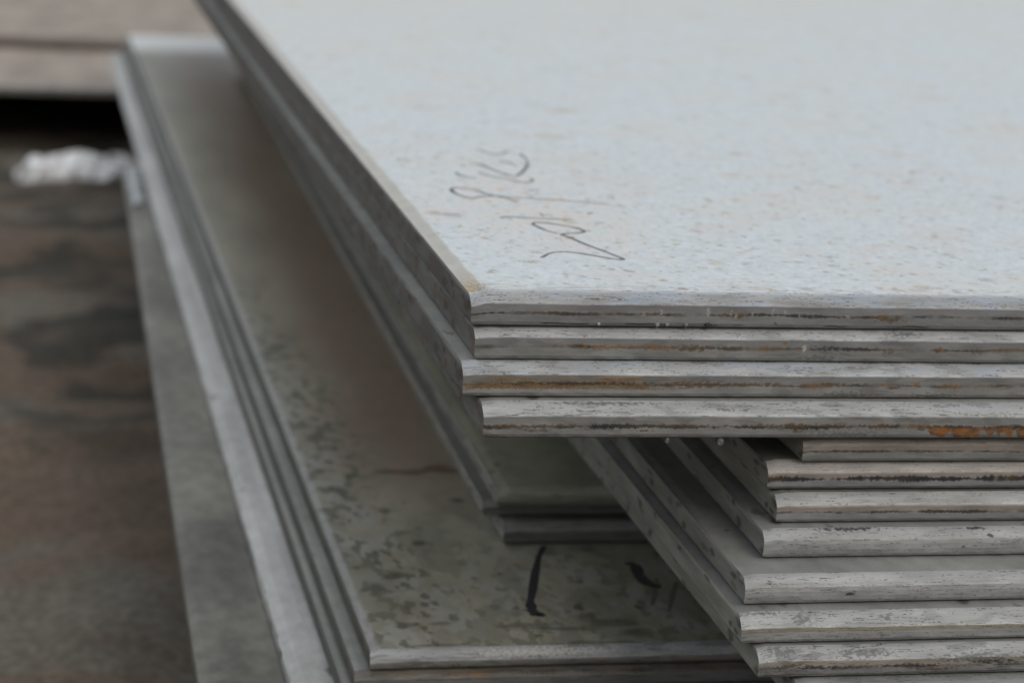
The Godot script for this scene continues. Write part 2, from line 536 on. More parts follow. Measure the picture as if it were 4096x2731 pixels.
const THICK_PROFILE := [[0.0, 13.0], [0.35, 9.0], [1.1, 5.5], [2.3, 2.8], [4.4, 0.35], [4.9, 0.0], [9.0, 0.0], [13.6, 0.15], [15.2, 0.9], [16.1, 2.6]]
const ROUND_PROFILE := [[0.0, 8.0], [0.4, 5.0], [1.2, 2.9], [2.4, 1.3], [4.2, 0.3], [6.5, 0.0], [9.0, 0.35], [11.4, 1.2], [13.0, 2.3], [13.95, 4.0]]
const STEP_PROFILE := [[0.0, 9.0], [0.4, 6.0], [1.2, 3.6], [2.4, 1.9], [4.6, 0.3], [5.1, 0.0], [8.4, 0.1], [11.6, 0.7], [13.1, 1.9], [13.95, 3.6]]


# One plate: top_face, front_edge, side_edge, underside. p: x, z, y (its front left corner, top), width, length, t (mm), profile, skew of the front and the left edge in degrees.
func plate(label: String, group: String, p: Dictionary) -> Node3D:
	var root := Node3D.new()
	root.name = numbered("steel_plate")
	add_child(root)
	root.position = Vector3(p.x, p.y, p.z)
	tag(root, label, "steel plate", group)
	var width: float = p.get("width", 1.4)
	var length: float = p.get("length", 3.0)
	var t: float = p.t
	var profile: Array = p.profile
	var scale_t: float = t / (profile[-1][0] + 0.05)
	var roll: float = p.get("roll", 0.8)
	var roll_w: float = p.get("roll_width", 8.0)
	var bevel: float = p.get("bevel", 0.0)
	var bevel_drop: float = p.get("bevel_drop", 0.0)
	var df := Vector3(cos(deg_to_rad(p.get("front_turn", 0.0))), 0.0, -sin(deg_to_rad(p.get("front_turn", 0.0))))
	var dl := Vector3(sin(deg_to_rad(p.get("side_turn", 0.0))), 0.0, -cos(deg_to_rad(p.get("side_turn", 0.0))))
	var seed_at: float = names["steel_plate"] * 13.7
	var n := profile.size()
	var drops: Array = []
	var ins: Array = []
	var lefts: Array = []
	var vs: Array = []
	var run := 0.0
	for k in n:
		drops.append(profile[k][0] * scale_t + (0.55 * grain.get_noise_1d(seed_at) if (k > 2 and k < 6) else 0.0))
		ins.append(profile[k][1] * scale_t)
		var f: float = float(profile[k][0]) / profile[-1][0]
		lefts.append(0.9 * pow(maxf(0.0, 1.0 - f * 9.0), 2.0) + 1.6 * pow(maxf(0.0, (f - 0.8) / 0.2), 2.0))
		if k > 0:
			run += drops[k] - drops[k - 1] + 0.3 * absf(ins[k] - ins[k - 1])
		vs.append(run)
	var us := PackedFloat32Array()
	for i in 170:
		us.append(0.36 * i / 169.0 * (0.35 + 0.65 * i / 169.0))
	us.append(width)
	# the front edge
	var rows: Array = []
	var uvs: Array = []
	for k in n:
		var row := PackedVector3Array()
		var uv := PackedVector2Array()
		for u in us:
			var r: float = roll * (1.0 - step01(0.0, roll_w, u * 1000.0)) * (1.0 - drops[k] / t)
			var wob: float = 0.0 if (k == 0) else 0.16 * grain.get_noise_2d(u * 110.0, seed_at + k * 0.35) + 0.16 * grain.get_noise_2d(u * 14.0, seed_at + 40.0)
			var x: float = lefts[k] * 0.001 + u * (width - lefts[k] * 0.001) / width
			var fall: float = 0.0
			if k > 1 and k < n - 2:
				fall = 0.16 * grain.get_noise_2d(u * 14.0, seed_at + 7.0) + 0.07 * grain.get_noise_2d(u * 170.0, seed_at + 9.0)
				fall *= 1.0 - absf(float(k) / n - 0.45)
			row.append(df * x + dl * ((ins[k] + wob) * 0.001) + Vector3(0.0, -(drops[k] + r + fall) * 0.001, 0.0))
			uv.append(Vector2(u / 0.32, vs[k] / run))
		rows.append(row)
		uvs.append(uv)
	var st := SurfaceTool.new()
	st.begin(Mesh.PRIMITIVE_TRIANGLES)
	add_grid(st, rows, uvs, false, true)
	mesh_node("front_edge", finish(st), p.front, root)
	# the left edge
	var ls := PackedFloat32Array()
	for i in 90:
		ls.append(pow(i / 89.0, 1.7))
	rows = []
	uvs = []
	for k in n:
		var row := PackedVector3Array()
		var uv := PackedVector2Array()
		for q in ls:
			var v: float = ins[k] * 0.001 + q * (length - ins[k] * 0.001)
			var grow := step01(0.0, 0.03, q)
			var off: float = lefts[k] + 0.18 * grain.get_noise_2d(v * 8.0, seed_at + 80.0) * grow
			var drop: float = drops[k] + roll * (1.0 - drops[k] / t)
			if bevel > 0.0:
				off += bevel * maxf(0.0, 1.0 - drops[k] / bevel_drop)
			row.append(df * (off * 0.001) + dl * v + Vector3(0.0, -drop * 0.001, 0.0))
			uv.append(Vector2(v / 1.6, vs[k] / run))
		rows.append(row)
		uvs.append(uv)
	st = SurfaceTool.new()
	st.begin(Mesh.PRIMITIVE_TRIANGLES)
	add_grid(st, rows, uvs, true, true)
	mesh_node("side_edge", finish(st), p.side, root)
	# the top
	var cols: Array = [0.0, 0.12, 0.25, 0.4, 0.55, 0.7, 0.85, 1.0]
	var xs := PackedFloat32Array()
	for c in cols:
		xs.append(c * roll_w * 0.001)
	for c in [0.02, 0.04, 0.08, 0.16, 0.3, 0.5, 0.8, 1.0]:
		if c * width > roll_w * 0.001 + 0.003:
			xs.append(c * width)
	var tw: float = p.get("top_width", 0.42)
	var tp: float = p.get("top_power", 1.8)
	var shift: float = 0.0 if p.has("fixed_top") else fposmod(names["steel_plate"] * 0.37, 1.0)
	rows = []
	uvs = []
	for j in 71:
		var q := j / 70.0
		var v: float = ins[0] * 0.001 + pow(q, 1.8) * (length - ins[0] * 0.001)
		var row := PackedVector3Array()
		var uv := PackedVector2Array()
		for u in xs:
			var r := roll * (1.0 - step01(0.0, roll_w, u * 1000.0))
			var x: float = (lefts[0] + bevel) * 0.001 + u * (width - (lefts[0] + bevel) * 0.001) / width
			row.append(df * x + dl * v + Vector3(0.0, -r * 0.001, 0.0))
			uv.append(Vector2(x / tw + shift, pow(v / 3.0, 1.0 / tp)))
		rows.append(row)
		uvs.append(uv)
	st = SurfaceTool.new()
	st.begin(Mesh.PRIMITIVE_TRIANGLES)
	add_grid(st, rows, uvs, true, false)
	mesh_node("top_face", finish(st), p.top, root)
	# underside, right and rear faces
	st = SurfaceTool.new()
	st.begin(Mesh.PRIMITIVE_TRIANGLES)
	st.set_smooth_group(-1)
	var b: float = -drops[n - 1] * 0.001
	var fl: Vector3 = df * (lefts[n - 1] * 0.001) + dl * (ins[n - 1] * 0.001) + Vector3(0, b, 0)
	var fr: Vector3 = df * width + dl * (ins[n - 1] * 0.001) + Vector3(0, b, 0)
	var bl: Vector3 = df * (lefts[n - 1] * 0.001) + dl * length + Vector3(0, b, 0)
	var br: Vector3 = df * width + dl * length + Vector3(0, b, 0)
	var rise := Vector3(0, -b - 0.0002, 0)
	for f in [[fl, fr, br, bl], [fr, fr + rise, br + rise, br], [br, br + rise, bl + rise, bl]]:
		for k in [0, 1, 2, 0, 2, 3]:
			st.set_uv(Vector2.ZERO)
			st.add_vertex(f[k])
	mesh_node("underside", finish(st), M.under, root)
	return root


# hand-drawn marker lines: flat ribbons a hair above the plate; points in millimetres (x, z) from the origin
func marker(parent: Node3D, called: String, strokes: Array, width_mm: float, y: float, mat: Material) -> void:
	var st := SurfaceTool.new()
	st.begin(Mesh.PRIMITIVE_TRIANGLES)
	st.set_smooth_group(0)
	for s in strokes:
		var curve := Curve2D.new()
		var pts: Array = s
		for i in pts.size():
			var a: Vector2 = pts[maxi(0, i - 1)]
			var b: Vector2 = pts[mini(pts.size() - 1, i + 1)]
			var tan := (b - a) / 6.0
			curve.add_point(pts[i], -tan, tan)
		var line := curve.tessellate(4, 2.0)
		var left := PackedVector3Array()
		var right := PackedVector3Array()
		for i in line.size():
			var d := (line[mini(line.size() - 1, i + 1)] - line[maxi(0, i - 1)]).normalized()
			var f := float(i) / maxf(1.0, line.size() - 1)
			var wd := width_mm * 0.5 * (0.62 + 0.38 * absf(grain.get_noise_2d(i * 0.13, line[0].x)) * 2.0) * (0.75 + 0.35 * sin(PI * f))
			var nn := Vector2(-d.y, d.x) * wd
			var a := line[i] + nn
			var b := line[i] - nn
			left.append(Vector3(a.x * 0.001, y, a.y * 0.001) - parent.position)
			right.append(Vector3(b.x * 0.001, y, b.y * 0.001) - parent.position)
		var z := PackedVector2Array()
		z.resize(left.size())
		add_grid(st, [left, right], [z, z], true, false)
	mesh_node(called, finish(st), mat, parent)


func edge(number: int, s: Dictionary) -> StandardMaterial3D:
	return metal(paint_edge(number, s), 0.55, 0.0, 0.45)


func build_upper_pile() -> void:
	var g := "thick steel plates in the overhanging upper pile"
	var t := 16.15
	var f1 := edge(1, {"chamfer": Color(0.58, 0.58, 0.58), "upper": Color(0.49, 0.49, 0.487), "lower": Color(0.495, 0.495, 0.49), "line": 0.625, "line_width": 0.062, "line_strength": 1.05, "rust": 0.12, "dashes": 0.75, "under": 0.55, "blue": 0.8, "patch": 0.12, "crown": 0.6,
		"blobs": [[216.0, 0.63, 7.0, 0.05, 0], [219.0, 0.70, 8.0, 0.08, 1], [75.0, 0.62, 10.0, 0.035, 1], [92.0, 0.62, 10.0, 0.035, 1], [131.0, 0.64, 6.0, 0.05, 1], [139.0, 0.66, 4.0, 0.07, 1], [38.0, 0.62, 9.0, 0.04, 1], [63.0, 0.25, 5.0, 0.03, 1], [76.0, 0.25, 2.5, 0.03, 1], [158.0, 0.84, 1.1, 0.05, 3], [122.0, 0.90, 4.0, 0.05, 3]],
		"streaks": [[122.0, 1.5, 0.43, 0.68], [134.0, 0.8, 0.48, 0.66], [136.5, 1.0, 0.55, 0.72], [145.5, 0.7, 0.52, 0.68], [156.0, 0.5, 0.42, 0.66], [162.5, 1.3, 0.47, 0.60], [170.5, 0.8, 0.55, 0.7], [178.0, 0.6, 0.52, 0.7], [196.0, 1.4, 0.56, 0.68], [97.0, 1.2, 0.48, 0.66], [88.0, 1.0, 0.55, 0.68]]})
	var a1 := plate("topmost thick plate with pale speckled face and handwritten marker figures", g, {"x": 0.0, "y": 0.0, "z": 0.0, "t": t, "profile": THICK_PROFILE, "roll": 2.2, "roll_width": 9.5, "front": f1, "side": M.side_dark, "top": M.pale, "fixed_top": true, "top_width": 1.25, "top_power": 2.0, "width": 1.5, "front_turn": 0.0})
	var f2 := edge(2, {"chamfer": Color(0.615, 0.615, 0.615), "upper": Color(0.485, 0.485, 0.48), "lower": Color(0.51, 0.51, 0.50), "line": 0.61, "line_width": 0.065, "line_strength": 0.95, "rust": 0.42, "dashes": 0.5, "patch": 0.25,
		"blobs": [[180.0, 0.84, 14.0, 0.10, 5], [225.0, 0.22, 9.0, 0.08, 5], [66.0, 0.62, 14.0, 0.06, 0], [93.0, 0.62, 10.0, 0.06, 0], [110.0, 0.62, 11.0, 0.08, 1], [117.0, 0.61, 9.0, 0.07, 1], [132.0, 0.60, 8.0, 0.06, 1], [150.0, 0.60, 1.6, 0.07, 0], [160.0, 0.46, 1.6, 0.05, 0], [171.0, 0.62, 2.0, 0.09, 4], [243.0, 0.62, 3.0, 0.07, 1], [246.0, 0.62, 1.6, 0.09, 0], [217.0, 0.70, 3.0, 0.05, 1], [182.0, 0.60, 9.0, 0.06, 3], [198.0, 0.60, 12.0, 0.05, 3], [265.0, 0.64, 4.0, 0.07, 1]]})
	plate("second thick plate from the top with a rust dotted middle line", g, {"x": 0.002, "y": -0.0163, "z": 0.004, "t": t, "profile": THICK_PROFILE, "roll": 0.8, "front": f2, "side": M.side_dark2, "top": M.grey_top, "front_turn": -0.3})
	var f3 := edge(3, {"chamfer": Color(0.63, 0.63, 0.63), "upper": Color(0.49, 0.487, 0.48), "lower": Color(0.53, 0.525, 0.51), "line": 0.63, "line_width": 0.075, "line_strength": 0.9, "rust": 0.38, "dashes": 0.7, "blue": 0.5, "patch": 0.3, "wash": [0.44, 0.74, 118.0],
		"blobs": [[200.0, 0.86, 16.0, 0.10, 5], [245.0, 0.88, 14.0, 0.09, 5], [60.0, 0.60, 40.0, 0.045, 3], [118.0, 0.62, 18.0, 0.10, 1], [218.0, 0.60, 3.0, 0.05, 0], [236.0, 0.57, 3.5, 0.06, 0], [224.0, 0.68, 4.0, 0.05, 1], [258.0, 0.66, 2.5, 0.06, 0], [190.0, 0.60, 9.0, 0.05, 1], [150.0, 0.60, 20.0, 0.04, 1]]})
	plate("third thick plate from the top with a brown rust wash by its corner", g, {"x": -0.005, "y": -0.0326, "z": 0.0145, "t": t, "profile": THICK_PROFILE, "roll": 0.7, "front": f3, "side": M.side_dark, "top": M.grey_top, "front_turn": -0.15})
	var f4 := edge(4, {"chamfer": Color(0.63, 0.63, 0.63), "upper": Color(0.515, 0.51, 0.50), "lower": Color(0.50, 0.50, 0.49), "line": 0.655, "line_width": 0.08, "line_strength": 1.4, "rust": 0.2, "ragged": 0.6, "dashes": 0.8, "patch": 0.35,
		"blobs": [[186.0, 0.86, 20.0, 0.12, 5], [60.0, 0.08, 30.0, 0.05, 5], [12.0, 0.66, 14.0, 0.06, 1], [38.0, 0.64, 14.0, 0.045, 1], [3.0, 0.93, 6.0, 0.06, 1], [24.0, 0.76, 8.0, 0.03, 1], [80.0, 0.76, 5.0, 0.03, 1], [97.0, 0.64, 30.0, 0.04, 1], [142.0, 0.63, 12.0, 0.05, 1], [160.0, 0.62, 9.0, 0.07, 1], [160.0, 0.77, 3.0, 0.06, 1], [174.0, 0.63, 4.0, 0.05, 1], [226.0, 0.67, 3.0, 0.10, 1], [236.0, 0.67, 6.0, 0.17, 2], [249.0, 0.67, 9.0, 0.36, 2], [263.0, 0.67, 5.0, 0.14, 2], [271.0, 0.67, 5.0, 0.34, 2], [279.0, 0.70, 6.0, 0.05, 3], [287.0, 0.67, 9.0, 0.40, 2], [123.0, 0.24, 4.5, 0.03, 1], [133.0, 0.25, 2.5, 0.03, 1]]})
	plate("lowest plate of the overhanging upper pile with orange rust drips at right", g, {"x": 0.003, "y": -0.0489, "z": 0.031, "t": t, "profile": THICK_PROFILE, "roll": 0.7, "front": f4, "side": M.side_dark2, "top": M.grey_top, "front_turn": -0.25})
	# the figures written on the topmost plate
	var strokes := [
		[Vector2(54.6, -91.7), Vector2(56.8, -94.4), Vector2(61.9, -103.1), Vector2(67.0, -107.0), Vector2(72.7, -108.2), Vector2(78.4, -105.4), Vector2(85.1, -99.9), Vector2(91.7, -93.8), Vector2(96.2, -90.7), Vector2(100.3, -91.0), Vector2(98.4, -99.4), Vector2(93.9, -113.8), Vector2(89.1, -127.8), Vector2(85.1, -143.5), Vector2(82.3, -152.7), Vector2(81.0, -156.7), Vector2(84.5, -159.8), Vector2(91.8, -162.4), Vector2(96.4, -166.5), Vector2(96.3, -172.1), Vector2(94.2, -177.5), Vector2(88.3, -184.1), Vector2(81.1, -189.7), Vector2(74.7, -192.0), Vector2(70.8, -188.1), Vector2(71.5, -179.6), Vector2(73.9, -169.9), Vector2(76.9, -163.2), Vector2(79.7, -160.7)],
		[Vector2(54.8, -204.5), Vector2(60.8, -207.5), Vector2(73.0, -205.3), Vector2(84.2, -204.1), Vector2(97.9, -203.1)],
		[Vector2(82.0, -220.3), Vector2(82.9, -212.2)],
		[Vector2(76.7, -257.8), Vector2(71.9, -268.2), Vector2(67.3, -275.1), Vector2(61.6, -282.6), Vector2(58.5, -292.2), Vector2(53.0, -298.2), Vector2(47.1, -302.5), Vector2(42.1, -296.8), Vector2(41.6, -285.1), Vector2(44.3, -273.9), Vector2(49.5, -266.5), Vector2(54.6, -271.3), Vector2(60.8, -275.3), Vector2(67.5, -276.1), Vector2(75.3, -272.8), Vector2(89.7, -269.7), Vector2(104.1, -266.5), Vector2(120.8, -260.4), Vector2(134.1, -253.0)],
		[Vector2(91.1, -297.9), Vector2(98.8, -300.6)],
		[Vector2(56.8, -361.8), Vector2(56.4, -352.7), Vector2(59.6, -344.1), Vector2(65.9, -337.9)],
		[Vector2(71.8, -362.1), Vector2(75.5, -351.7), Vector2(81.0, -344.2), Vector2(87.4, -338.3), Vector2(92.8, -328.1), Vector2(98.6, -328.8), Vector2(103.0, -337.5), Vector2(102.0, -344.5)],
		[Vector2(65.7, -390.0), Vector2(66.8, -386.8)],
		[Vector2(72.2, -398.6), Vector2(78.0, -394.8), Vector2(82.0, -382.2), Vector2(85.9, -366.0), Vector2(89.9, -353.7), Vector2(95.4, -352.7), Vector2(105.4, -376.2), Vector2(113.6, -404.0), Vector2(116.1, -424.0), Vector2(116.3, -444.2)],
		[Vector2(94.4, -408.9), Vector2(100.3, -405.1), Vector2(103.3, -391.0)],
		[Vector2(88.9, -458.2), Vector2(91.6, -452.5), Vector2(94.7, -440.7), Vector2(101.2, -439.7), Vector2(110.5, -455.5)],
		[Vector2(111.4, -222.4), Vector2(115.9, -225.8)]]
	marker(a1, "marker_figures", strokes, 2.0, 0.00015, M.ink)


func build_middle_pile() -> void:
	var g := "thinner steel plates in the stepped pile under the overhang"
	var t := 14.0
	var top := -0.0653
	var tan := Color(0.545, 0.51, 0.475)
	var specs := [
		["brownish plate set back directly under the overhanging pile", 0.1693, 0.0266, 0.0, -0.3, STEP_PROFILE, {"chamfer": tan, "upper": tan * 0.97, "lower": Color(0.53, 0.525, 0.51), "line": 0.60, "line_width": 0.06, "line_strength": 1.0, "dashes": 0.1, "ragged": 0.3, "patch": 0.2}],
		["plate with a continuous ragged black line along its edge", 0.1518, 0.0275, -0.3, 0.0, STEP_PROFILE, {"chamfer": Color(0.62, 0.60, 0.575), "upper": tan, "lower": Color(0.53, 0.53, 0.53), "line": 0.585, "line_width": 0.13, "line_strength": 2.4, "dashes": 0.15, "ragged": 0.35, "patch": 0.1}],
		["plate with a pale rounded top and a broken dark line, above the plain rounded one", 0.1542, 0.0381, 0.1, 1.2, STEP_PROFILE, {"chamfer": Color(0.63, 0.63, 0.625), "upper": tan, "lower": Color(0.55, 0.55, 0.545), "line": 0.60, "line_width": 0.07, "line_strength": 1.1, "dashes": 0.25, "ragged": 0.5, "patch": 0.15}],
		["plain light grey rounded plate with a dark smudge on its top edge", 0.1445, 0.0511, 0.15, 1.2, ROUND_PROFILE, {"chamfer": Color(0.63, 0.63, 0.625), "upper": Color(0.61, 0.61, 0.605), "lower": Color(0.62, 0.62, 0.615), "line_strength": 0.0, "dashes": 0.55, "all_dashes": true, "patch": 0.12, "blobs": [[45.0, 0.05, 18.0, 0.06, 3], [112.0, 0.06, 6.0, 0.05, 3], [120.0, 0.28, 2.5, 0.06, 3], [106.0, 0.62, 1.2, 0.05, 3]]}],
		["plain light grey rounded plate whose broad top ledge is bare", 0.1275, 0.0781, 0.4, 0.6, ROUND_PROFILE, {"chamfer": Color(0.63, 0.63, 0.625), "upper": Color(0.615, 0.615, 0.61), "lower": Color(0.62, 0.62, 0.615), "line_strength": 0.0, "dashes": 0.6, "all_dashes": true, "patch": 0.12, "blobs": [[13.0, 0.25, 2.4, 0.07, 3], [54.0, 0.62, 3.0, 0.09, 3]]}],
		["light plate with a narrow tan band, second from the bottom at right", 0.1223, 0.0928, 0.1, 0.3, STEP_PROFILE, {"chamfer": Color(0.63, 0.63, 0.625), "upper": Color(0.57, 0.545, 0.49), "lower": Color(0.60, 0.60, 0.595), "crease": 0.46, "line": 0.57, "line_width": 0.02, "line_strength": 0.35, "rust": 0.3, "dashes": 0.7, "all_dashes": true, "patch": 0.25, "blobs": [[31.0, 0.26, 5.5, 0.18, 5], [74.0, 0.20, 4.0, 0.10, 5], [72.0, 0.74, 3.0, 0.06, 5], [10.0, 0.05, 14.0, 0.04, 5]]}],
		["lowest visible plate of the stepped pile with blotched dark lower edge", 0.1293, 0.1018, -0.1, -0.2, STEP_PROFILE, {"chamfer": Color(0.63, 0.63, 0.625), "upper": Color(0.56, 0.53, 0.49), "lower": Color(0.52, 0.52, 0.515), "crease": 0.44, "line": 0.62, "line_width": 0.07, "line_strength": 0.7, "rust": 0.2, "ragged": 0.8, "dashes": 0.8, "all_dashes": true, "patch": 0.5, "blobs": [[12.0, 0.2, 8.0, 0.18, 5], [52.0, 0.24, 15.0, 0.13, 5], [112.0, 0.42, 22.0, 0.16, 5], [30.0, 0.62, 12.0, 0.06, 3], [75.0, 0.60, 18.0, 0.05, 3], [120.0, 0.55, 14.0, 0.06, 3], [18.0, 0.55, 6.0, 0.05, 1], [90.0, 0.75, 10.0, 0.06, 1]]}],
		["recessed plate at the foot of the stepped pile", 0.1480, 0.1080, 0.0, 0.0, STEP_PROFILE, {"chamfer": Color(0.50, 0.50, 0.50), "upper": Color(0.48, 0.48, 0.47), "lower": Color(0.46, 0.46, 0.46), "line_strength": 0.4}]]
	for i in specs.size():
		var s: Array = specs[i]
		plate(s[0], g, {"x": s[1], "z": s[2], "y": top - i * 0.0142, "t": t, "profile": s[5], "roll": 1.0, "roll_width": 6.0, "front_turn": s[3], "side_turn": s[4], "front": edge(20 + i, s[6]), "side": [M.side_grey, M.side_grey2, M.side_grey3][i % 3], "top": M.dirty_top if i < 3 else M.grey_top, "width": 1.25, "length": 2.6})


func build_lower_pile() -> void:
	var g := "long steel plates at the bottom left"
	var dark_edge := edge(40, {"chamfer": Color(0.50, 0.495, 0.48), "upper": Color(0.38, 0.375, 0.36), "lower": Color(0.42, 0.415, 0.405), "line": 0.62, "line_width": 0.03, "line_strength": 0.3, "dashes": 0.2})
	var olive_edge := edge(43, {"chamfer": Color(0.60, 0.595, 0.54), "upper": Color(0.55, 0.545, 0.49), "lower": Color(0.50, 0.495, 0.45), "line_strength": 0.0, "dashes": 0.1})
	var long_edge := edge(41, {"chamfer": Color(0.60, 0.60, 0.60), "upper": Color(0.47, 0.465, 0.45), "lower": Color(0.42, 0.40, 0.37), "crease": 0.55, "line": 0.86, "line_width": 0.08, "line_strength": 1.0, "rust": 0.75, "dashes": 0.3, "patch": 0.5, "blobs": [[47.0, 0.82, 4.5, 0.14, 1], [130.0, 0.78, 4.0, 0.10, 1], [150.0, 0.78, 3.0, 0.06, 1], [95.0, 0.25, 40.0, 0.28, 4]]})
	var rust_edge := edge(42, {"chamfer": Color(0.40, 0.385, 0.36), "upper": Color(0.39, 0.375, 0.36), "lower": Color(0.40, 0.395, 0.385), "line": 0.25, "line_width": 0.16, "line_strength": 0.8, "rust": 0.35, "dashes": 0.2, "patch": 0.4})
	# three plates lying on the long one, deep under the overhang
	plate("dim olive plate deepest under the overhang, top of three", g, {"x": 0.0715, "z": -0.2445, "y": -0.1790, "t": 11.8, "profile": ROUND_PROFILE, "side_turn": 0.8, "roll": 1.5, "front": olive_edge, "side": M.side_grey2, "top": M.olive_top, "width": 1.2, "length": 2.3})
	plate("dim plate poking out to the left between two others under the overhang", g, {"x": 0.0650, "z": -0.2540, "y": -0.1910, "t": 8.8, "profile": STEP_PROFILE, "side_turn": 0.8, "front": dark_edge, "side": M.side_grey, "top": M.dirty_top, "width": 1.2, "length": 2.3})
	plate("dim plate resting on the long stained plate with marker strokes beside it", g, {"x": 0.0760, "z": -0.2375, "y": -0.2000, "t": 13.6, "profile": ROUND_PROFILE, "side_turn": 0.8, "front": dark_edge, "side": M.side_grey, "top": M.dirty_top, "width": 1.2, "length": 2.3})
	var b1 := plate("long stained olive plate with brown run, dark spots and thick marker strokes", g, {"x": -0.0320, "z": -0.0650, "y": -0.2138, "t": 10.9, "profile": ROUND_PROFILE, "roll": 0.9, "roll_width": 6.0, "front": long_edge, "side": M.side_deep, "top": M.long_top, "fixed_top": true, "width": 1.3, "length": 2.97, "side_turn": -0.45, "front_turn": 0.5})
	var marks := [
		[Vector2(101.5, -235.9), Vector2(93.5, -215.3), Vector2(86.0, -189.7), Vector2(78.7, -162.3), Vector2(72.7, -141.1), Vector2(70.4, -125.6), Vector2(71.5, -117.9), Vector2(75.9, -119.0)],
		]
	marker(b1, "marker_stroke", marks, 6.0, -0.21365, plain(Color(0.16, 0.16, 0.17), 0.6))
	marker(b1, "marker_stroke", [[Vector2(145.3, -201.8), Vector2(150.6, -198.7), Vector2(148.4, -178.8), Vector2(151.2, -163.3), Vector2(156.7, -161.7)]], 6.0, -0.21365, plain(Color(0.22, 0.22, 0.22), 0.6))
	marker(b1, "faint_stroke", [[Vector2(168.8, -169.5), Vector2(158.3, -142.6), Vector2(150.5, -120.2)], [Vector2(158.5, -175.6), Vector2(147.2, -142.0), Vector2(143.0, -130.0)]], 3.0, -0.21365, plain(Color(0.38, 0.38, 0.345), 0.6))
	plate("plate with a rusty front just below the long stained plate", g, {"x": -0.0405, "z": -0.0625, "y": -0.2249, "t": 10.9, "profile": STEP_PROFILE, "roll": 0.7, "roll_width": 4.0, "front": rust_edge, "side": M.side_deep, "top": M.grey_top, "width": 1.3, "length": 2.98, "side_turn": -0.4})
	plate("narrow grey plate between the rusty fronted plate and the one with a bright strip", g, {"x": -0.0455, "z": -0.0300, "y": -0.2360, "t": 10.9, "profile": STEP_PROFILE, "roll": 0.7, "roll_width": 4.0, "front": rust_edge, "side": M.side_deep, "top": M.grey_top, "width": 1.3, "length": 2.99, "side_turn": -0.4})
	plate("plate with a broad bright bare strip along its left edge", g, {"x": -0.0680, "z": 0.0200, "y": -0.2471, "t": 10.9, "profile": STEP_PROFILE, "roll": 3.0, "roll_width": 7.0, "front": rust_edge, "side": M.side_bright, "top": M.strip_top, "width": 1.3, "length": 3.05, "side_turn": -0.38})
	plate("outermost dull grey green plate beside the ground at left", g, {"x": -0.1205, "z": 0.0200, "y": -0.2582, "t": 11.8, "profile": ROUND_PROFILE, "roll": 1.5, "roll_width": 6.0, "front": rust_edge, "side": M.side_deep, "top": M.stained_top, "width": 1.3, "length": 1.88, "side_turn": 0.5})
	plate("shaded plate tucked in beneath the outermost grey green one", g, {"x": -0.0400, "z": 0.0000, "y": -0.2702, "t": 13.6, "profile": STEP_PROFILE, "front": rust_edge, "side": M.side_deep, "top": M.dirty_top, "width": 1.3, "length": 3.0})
	var where := {-0.35: "dark timber bearer under the front of the long plates", -1.5: "dark timber bearer under the middle of the long plates", -2.75: "dark timber bearer under the far end of the long plates"}
	for z in where:
		var st := SurfaceTool.new()
		st.begin(Mesh.PRIMITIVE_TRIANGLES)
		add_box(st, Vector3(-0.01, -0.47, z - 0.05), Vector3(1.2, -0.2842, z + 0.05))
		var o := mesh_node(numbered("timber_bearer"), finish(st), M.timber, self)
		tag(o, where[z], "timber", "timber bearers under the plates")


# ==================================================================== surroundings

func build_ground() -> void:
	var st := SurfaceTool.new()
	st.begin(Mesh.PRIMITIVE_TRIANGLES)
	var rows: Array = []
	var uvs: Array = []
	var zs := PackedFloat32Array([60.0, 12.0, 4.0])
	for k in 150:
		zs.append(1.2 - k * 0.036)
	zs.append_array(PackedFloat32Array([-5.0, -9.0, -30.0, -90.0]))
	var xs := PackedFloat32Array([-70.0, -20.0, -6.0, -2.5])
	for k in 70:
		xs.append(-1.2 + k * 0.03)
	xs.append_array(PackedFloat32Array([1.4, 3.0, 8.0, 30.0, 80.0]))
	for z in zs:
		var row := PackedVector3Array()
		var uv := PackedVector2Array()
		for x in xs:
			row.append(Vector3(x, -0.445 + 0.020 * cloud.get_noise_2d(x * 1.6, z * 1.6) + 0.008 * cloud.get_noise_2d(x * 4.0, z * 8.0) * step01(0.4, 1.2, -z), z))
			uv.append(Vector2(x / 4.0, (z + 0.6) / 4.0))
		rows.append(row)
		uvs.append(uv)
	add_grid(st, rows, uvs, true, false)
	var m := metal(paint_ground(), 0.9, 0.0, 0.3)
	var o := mesh_node("ground", finish(st), m, self)
	tag(o, "muddy brown grey yard ground with dark patches", "ground", "", "structure")


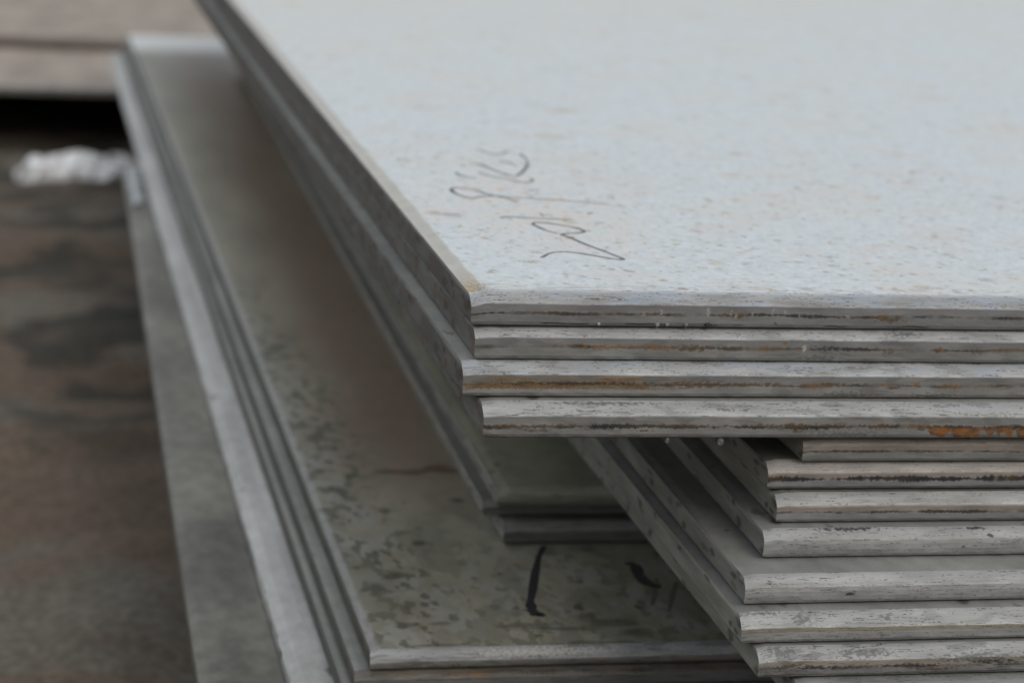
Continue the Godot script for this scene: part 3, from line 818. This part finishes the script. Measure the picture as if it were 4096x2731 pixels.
func build_background_pile() -> void:
	var g := "brownish plates of the pile in the background"
	var e := edge(50, {"chamfer": Color(0.60, 0.58, 0.56), "upper": Color(0.52, 0.50, 0.48), "lower": Color(0.50, 0.48, 0.46), "line_strength": 0.2})
	var e2 := edge(51, {"chamfer": Color(0.47, 0.43, 0.40), "upper": Color(0.40, 0.36, 0.33), "lower": Color(0.38, 0.34, 0.31), "line_strength": 0.3})
	plate("blurred beige brown plate raised over a black gap in the background", g, {"x": -1.4, "z": -3.165, "y": -0.3270, "t": 18.0, "profile": THICK_PROFILE, "front": e, "side": M.side_dark, "top": M.brown_top, "top_width": 1.2, "top_power": 1.0, "width": 3.0, "length": 2.6})
	plate("blurred upper plate at the top left edge of the picture", g, {"x": -1.4, "z": -3.740, "y": -0.3020, "t": 24.5, "profile": THICK_PROFILE, "front": e2, "side": M.side_dark, "top": M.brown_top, "top_width": 1.2, "top_power": 1.0, "width": 3.0, "length": 2.0})
	for x in [-0.95, 0.55]:
		var st := SurfaceTool.new()
		st.begin(Mesh.PRIMITIVE_TRIANGLES)
		add_box(st, Vector3(x, -0.47, -5.6), Vector3(x + 0.10, -0.3452, -3.35))
		var o := mesh_node(numbered("timber_bearer"), finish(st), M.timber, self)
		tag(o, "left dark timber bearer under the background pile" if x < 0.0 else "right dark timber bearer under the background pile", "timber", "timber bearers under the background pile")


# crumpled sheeting: a domed patch pushed about by ridged noise. lobes: [x, z, radius x, radius z, height]
func crumple(called: String, label: String, lobes: Array, base: float, at: Vector3, rx: float, rz: float, mat: Material, drop_off := 0.03) -> void:
	var st := SurfaceTool.new()
	st.begin(Mesh.PRIMITIVE_TRIANGLES)
	var rows: Array = []
	var uvs: Array = []
	for j in 61:
		var row := PackedVector3Array()
		var uv := PackedVector2Array()
		for i in 61:
			var a := (i / 60.0) * 2.0 - 1.0
			var b := (j / 60.0) * 2.0 - 1.0
			var x := a * rx
			var z := b * rz
			var h := 0.0
			for l in lobes:
				var d := Vector2((x - l[0]) / l[2], (z - l[1]) / l[3]).length()
				h = maxf(h, l[4] * sqrt(maxf(0.0, 1.0 - d * d)))
			var rid := 1.0 - absf(cloud.get_noise_2d((x + at.x) * 14.0, (z + at.z) * 12.0)) * 2.2
			var hh := h * (0.55 + 0.30 * rid)
			row.append(Vector3(x + 0.06 * rx * grain.get_noise_2d(x * 30.0, z * 30.0), hh + base if h > 0.001 else base - drop_off, z + 0.012 * grain.get_noise_2d(x * 30.0 + 9.0, z * 30.0)))
			uv.append(Vector2(a, b))
		rows.append(row)
		uvs.append(uv)
	add_grid(st, rows, uvs, false, false)
	var o := mesh_node(called, finish(st), mat, self)
	o.position = at
	tag(o, label, "plastic sheet")


func build_small_things() -> void:
	var white := plain(Color(0.96, 0.955, 0.955), 0.55)
	crumple("crumpled_sheet", "crumpled white plastic sheet lying on the dark ground at left", [[0.01, 0.0, 0.06, 0.06, 0.050], [-0.050, 0.02, 0.045, 0.05, 0.042], [0.07, 0.0, 0.05, 0.05, 0.046], [-0.075, 0.03, 0.02, 0.03, 0.018], [0.03, 0.04, 0.07, 0.04, 0.035]], 0.0, Vector3(-0.152, -0.446, -2.90), 0.16, 0.12, white)
	crumple("crumpled_sheet_001", "low pale bluish strip on the far end of the outermost plate", [[0.0, -0.03, 0.010, 0.10, 0.015], [0.0, 0.05, 0.008, 0.12, 0.006]], 0.0, Vector3(-0.0915, -0.2590, -1.73), 0.012, 0.13, plain(Color(0.66, 0.68, 0.69), 0.5), 0.004)  # narrow pale mesh making the plate's far end paler
	# water drops and flakes hanging on the edges of the upper pile
	var water := StandardMaterial3D.new()
	water.albedo_color = Color(0.5, 0.52, 0.5, 0.16)
	water.transparency = BaseMaterial3D.TRANSPARENCY_ALPHA
	water.roughness = 0.05
	water.metallic_specular = 0.6
	var ball := SphereMesh.new()
	ball.radius = 0.5
	ball.height = 1.0
	ball.radial_segments = 20
	ball.rings = 12
	var drops := [["smaller water drop hanging under the lowest thick plate, left of the other", Vector3(0.0960, -0.0654, 0.0325), Vector3(0.0022, 0.0030, 0.0022)], ["larger water drop hanging under the lowest thick plate", Vector3(0.1235, -0.0662, 0.0325), Vector3(0.0036, 0.0042, 0.0034)]]
	for d in drops:
		var o := mesh_node(numbered("water_drop"), ball, water, self)
		o.position = d[1]
		o.scale = d[2]
		tag(o, d[0], "water drop", "water drops under the overhang")
	var flake := SphereMesh.new()
	flake.radius = 0.5
	flake.height = 1.0
	flake.radial_segments = 8
	flake.rings = 5
	var arr := flake.get_mesh_arrays()
	var vv: PackedVector3Array = arr[Mesh.ARRAY_VERTEX]
	for k in vv.size():
		vv[k] *= 0.75 + 0.7 * grain.get_noise_3d(vv[k].x * 2.6, vv[k].y * 2.6, vv[k].z * 2.6)
	arr[Mesh.ARRAY_VERTEX] = vv
	var am := ArrayMesh.new()
	am.add_surface_from_arrays(Mesh.PRIMITIVE_TRIANGLES, arr)
	var flakes := [["pale flake stuck on the topmost plate's front, first from the corner", 0.0655, 0.0020, 0.55], ["grey double flake near the bottom slit of the topmost plate", 0.0960, 0.0028, 0.45], ["small grey flake beside the double one", 0.1010, 0.0022, 0.45], ["dark crumb in the bottom slit of the topmost plate", 0.1225, 0.0036, 0.16], ["round grey flake left of the dark crumb", 0.1110, 0.0026, 0.40]]
	for f in flakes:
		var o := mesh_node(numbered("flake"), am, plain(Color(f[3] * 1.3, f[3] * 1.27, f[3] * 1.22), 0.7), self)
		o.position = Vector3(f[1], -0.0143, 0.0)
		o.scale = Vector3(f[2], f[2] * 0.9, 0.0016)
		tag(o, f[0], "flake", "flakes on the topmost plate's front")
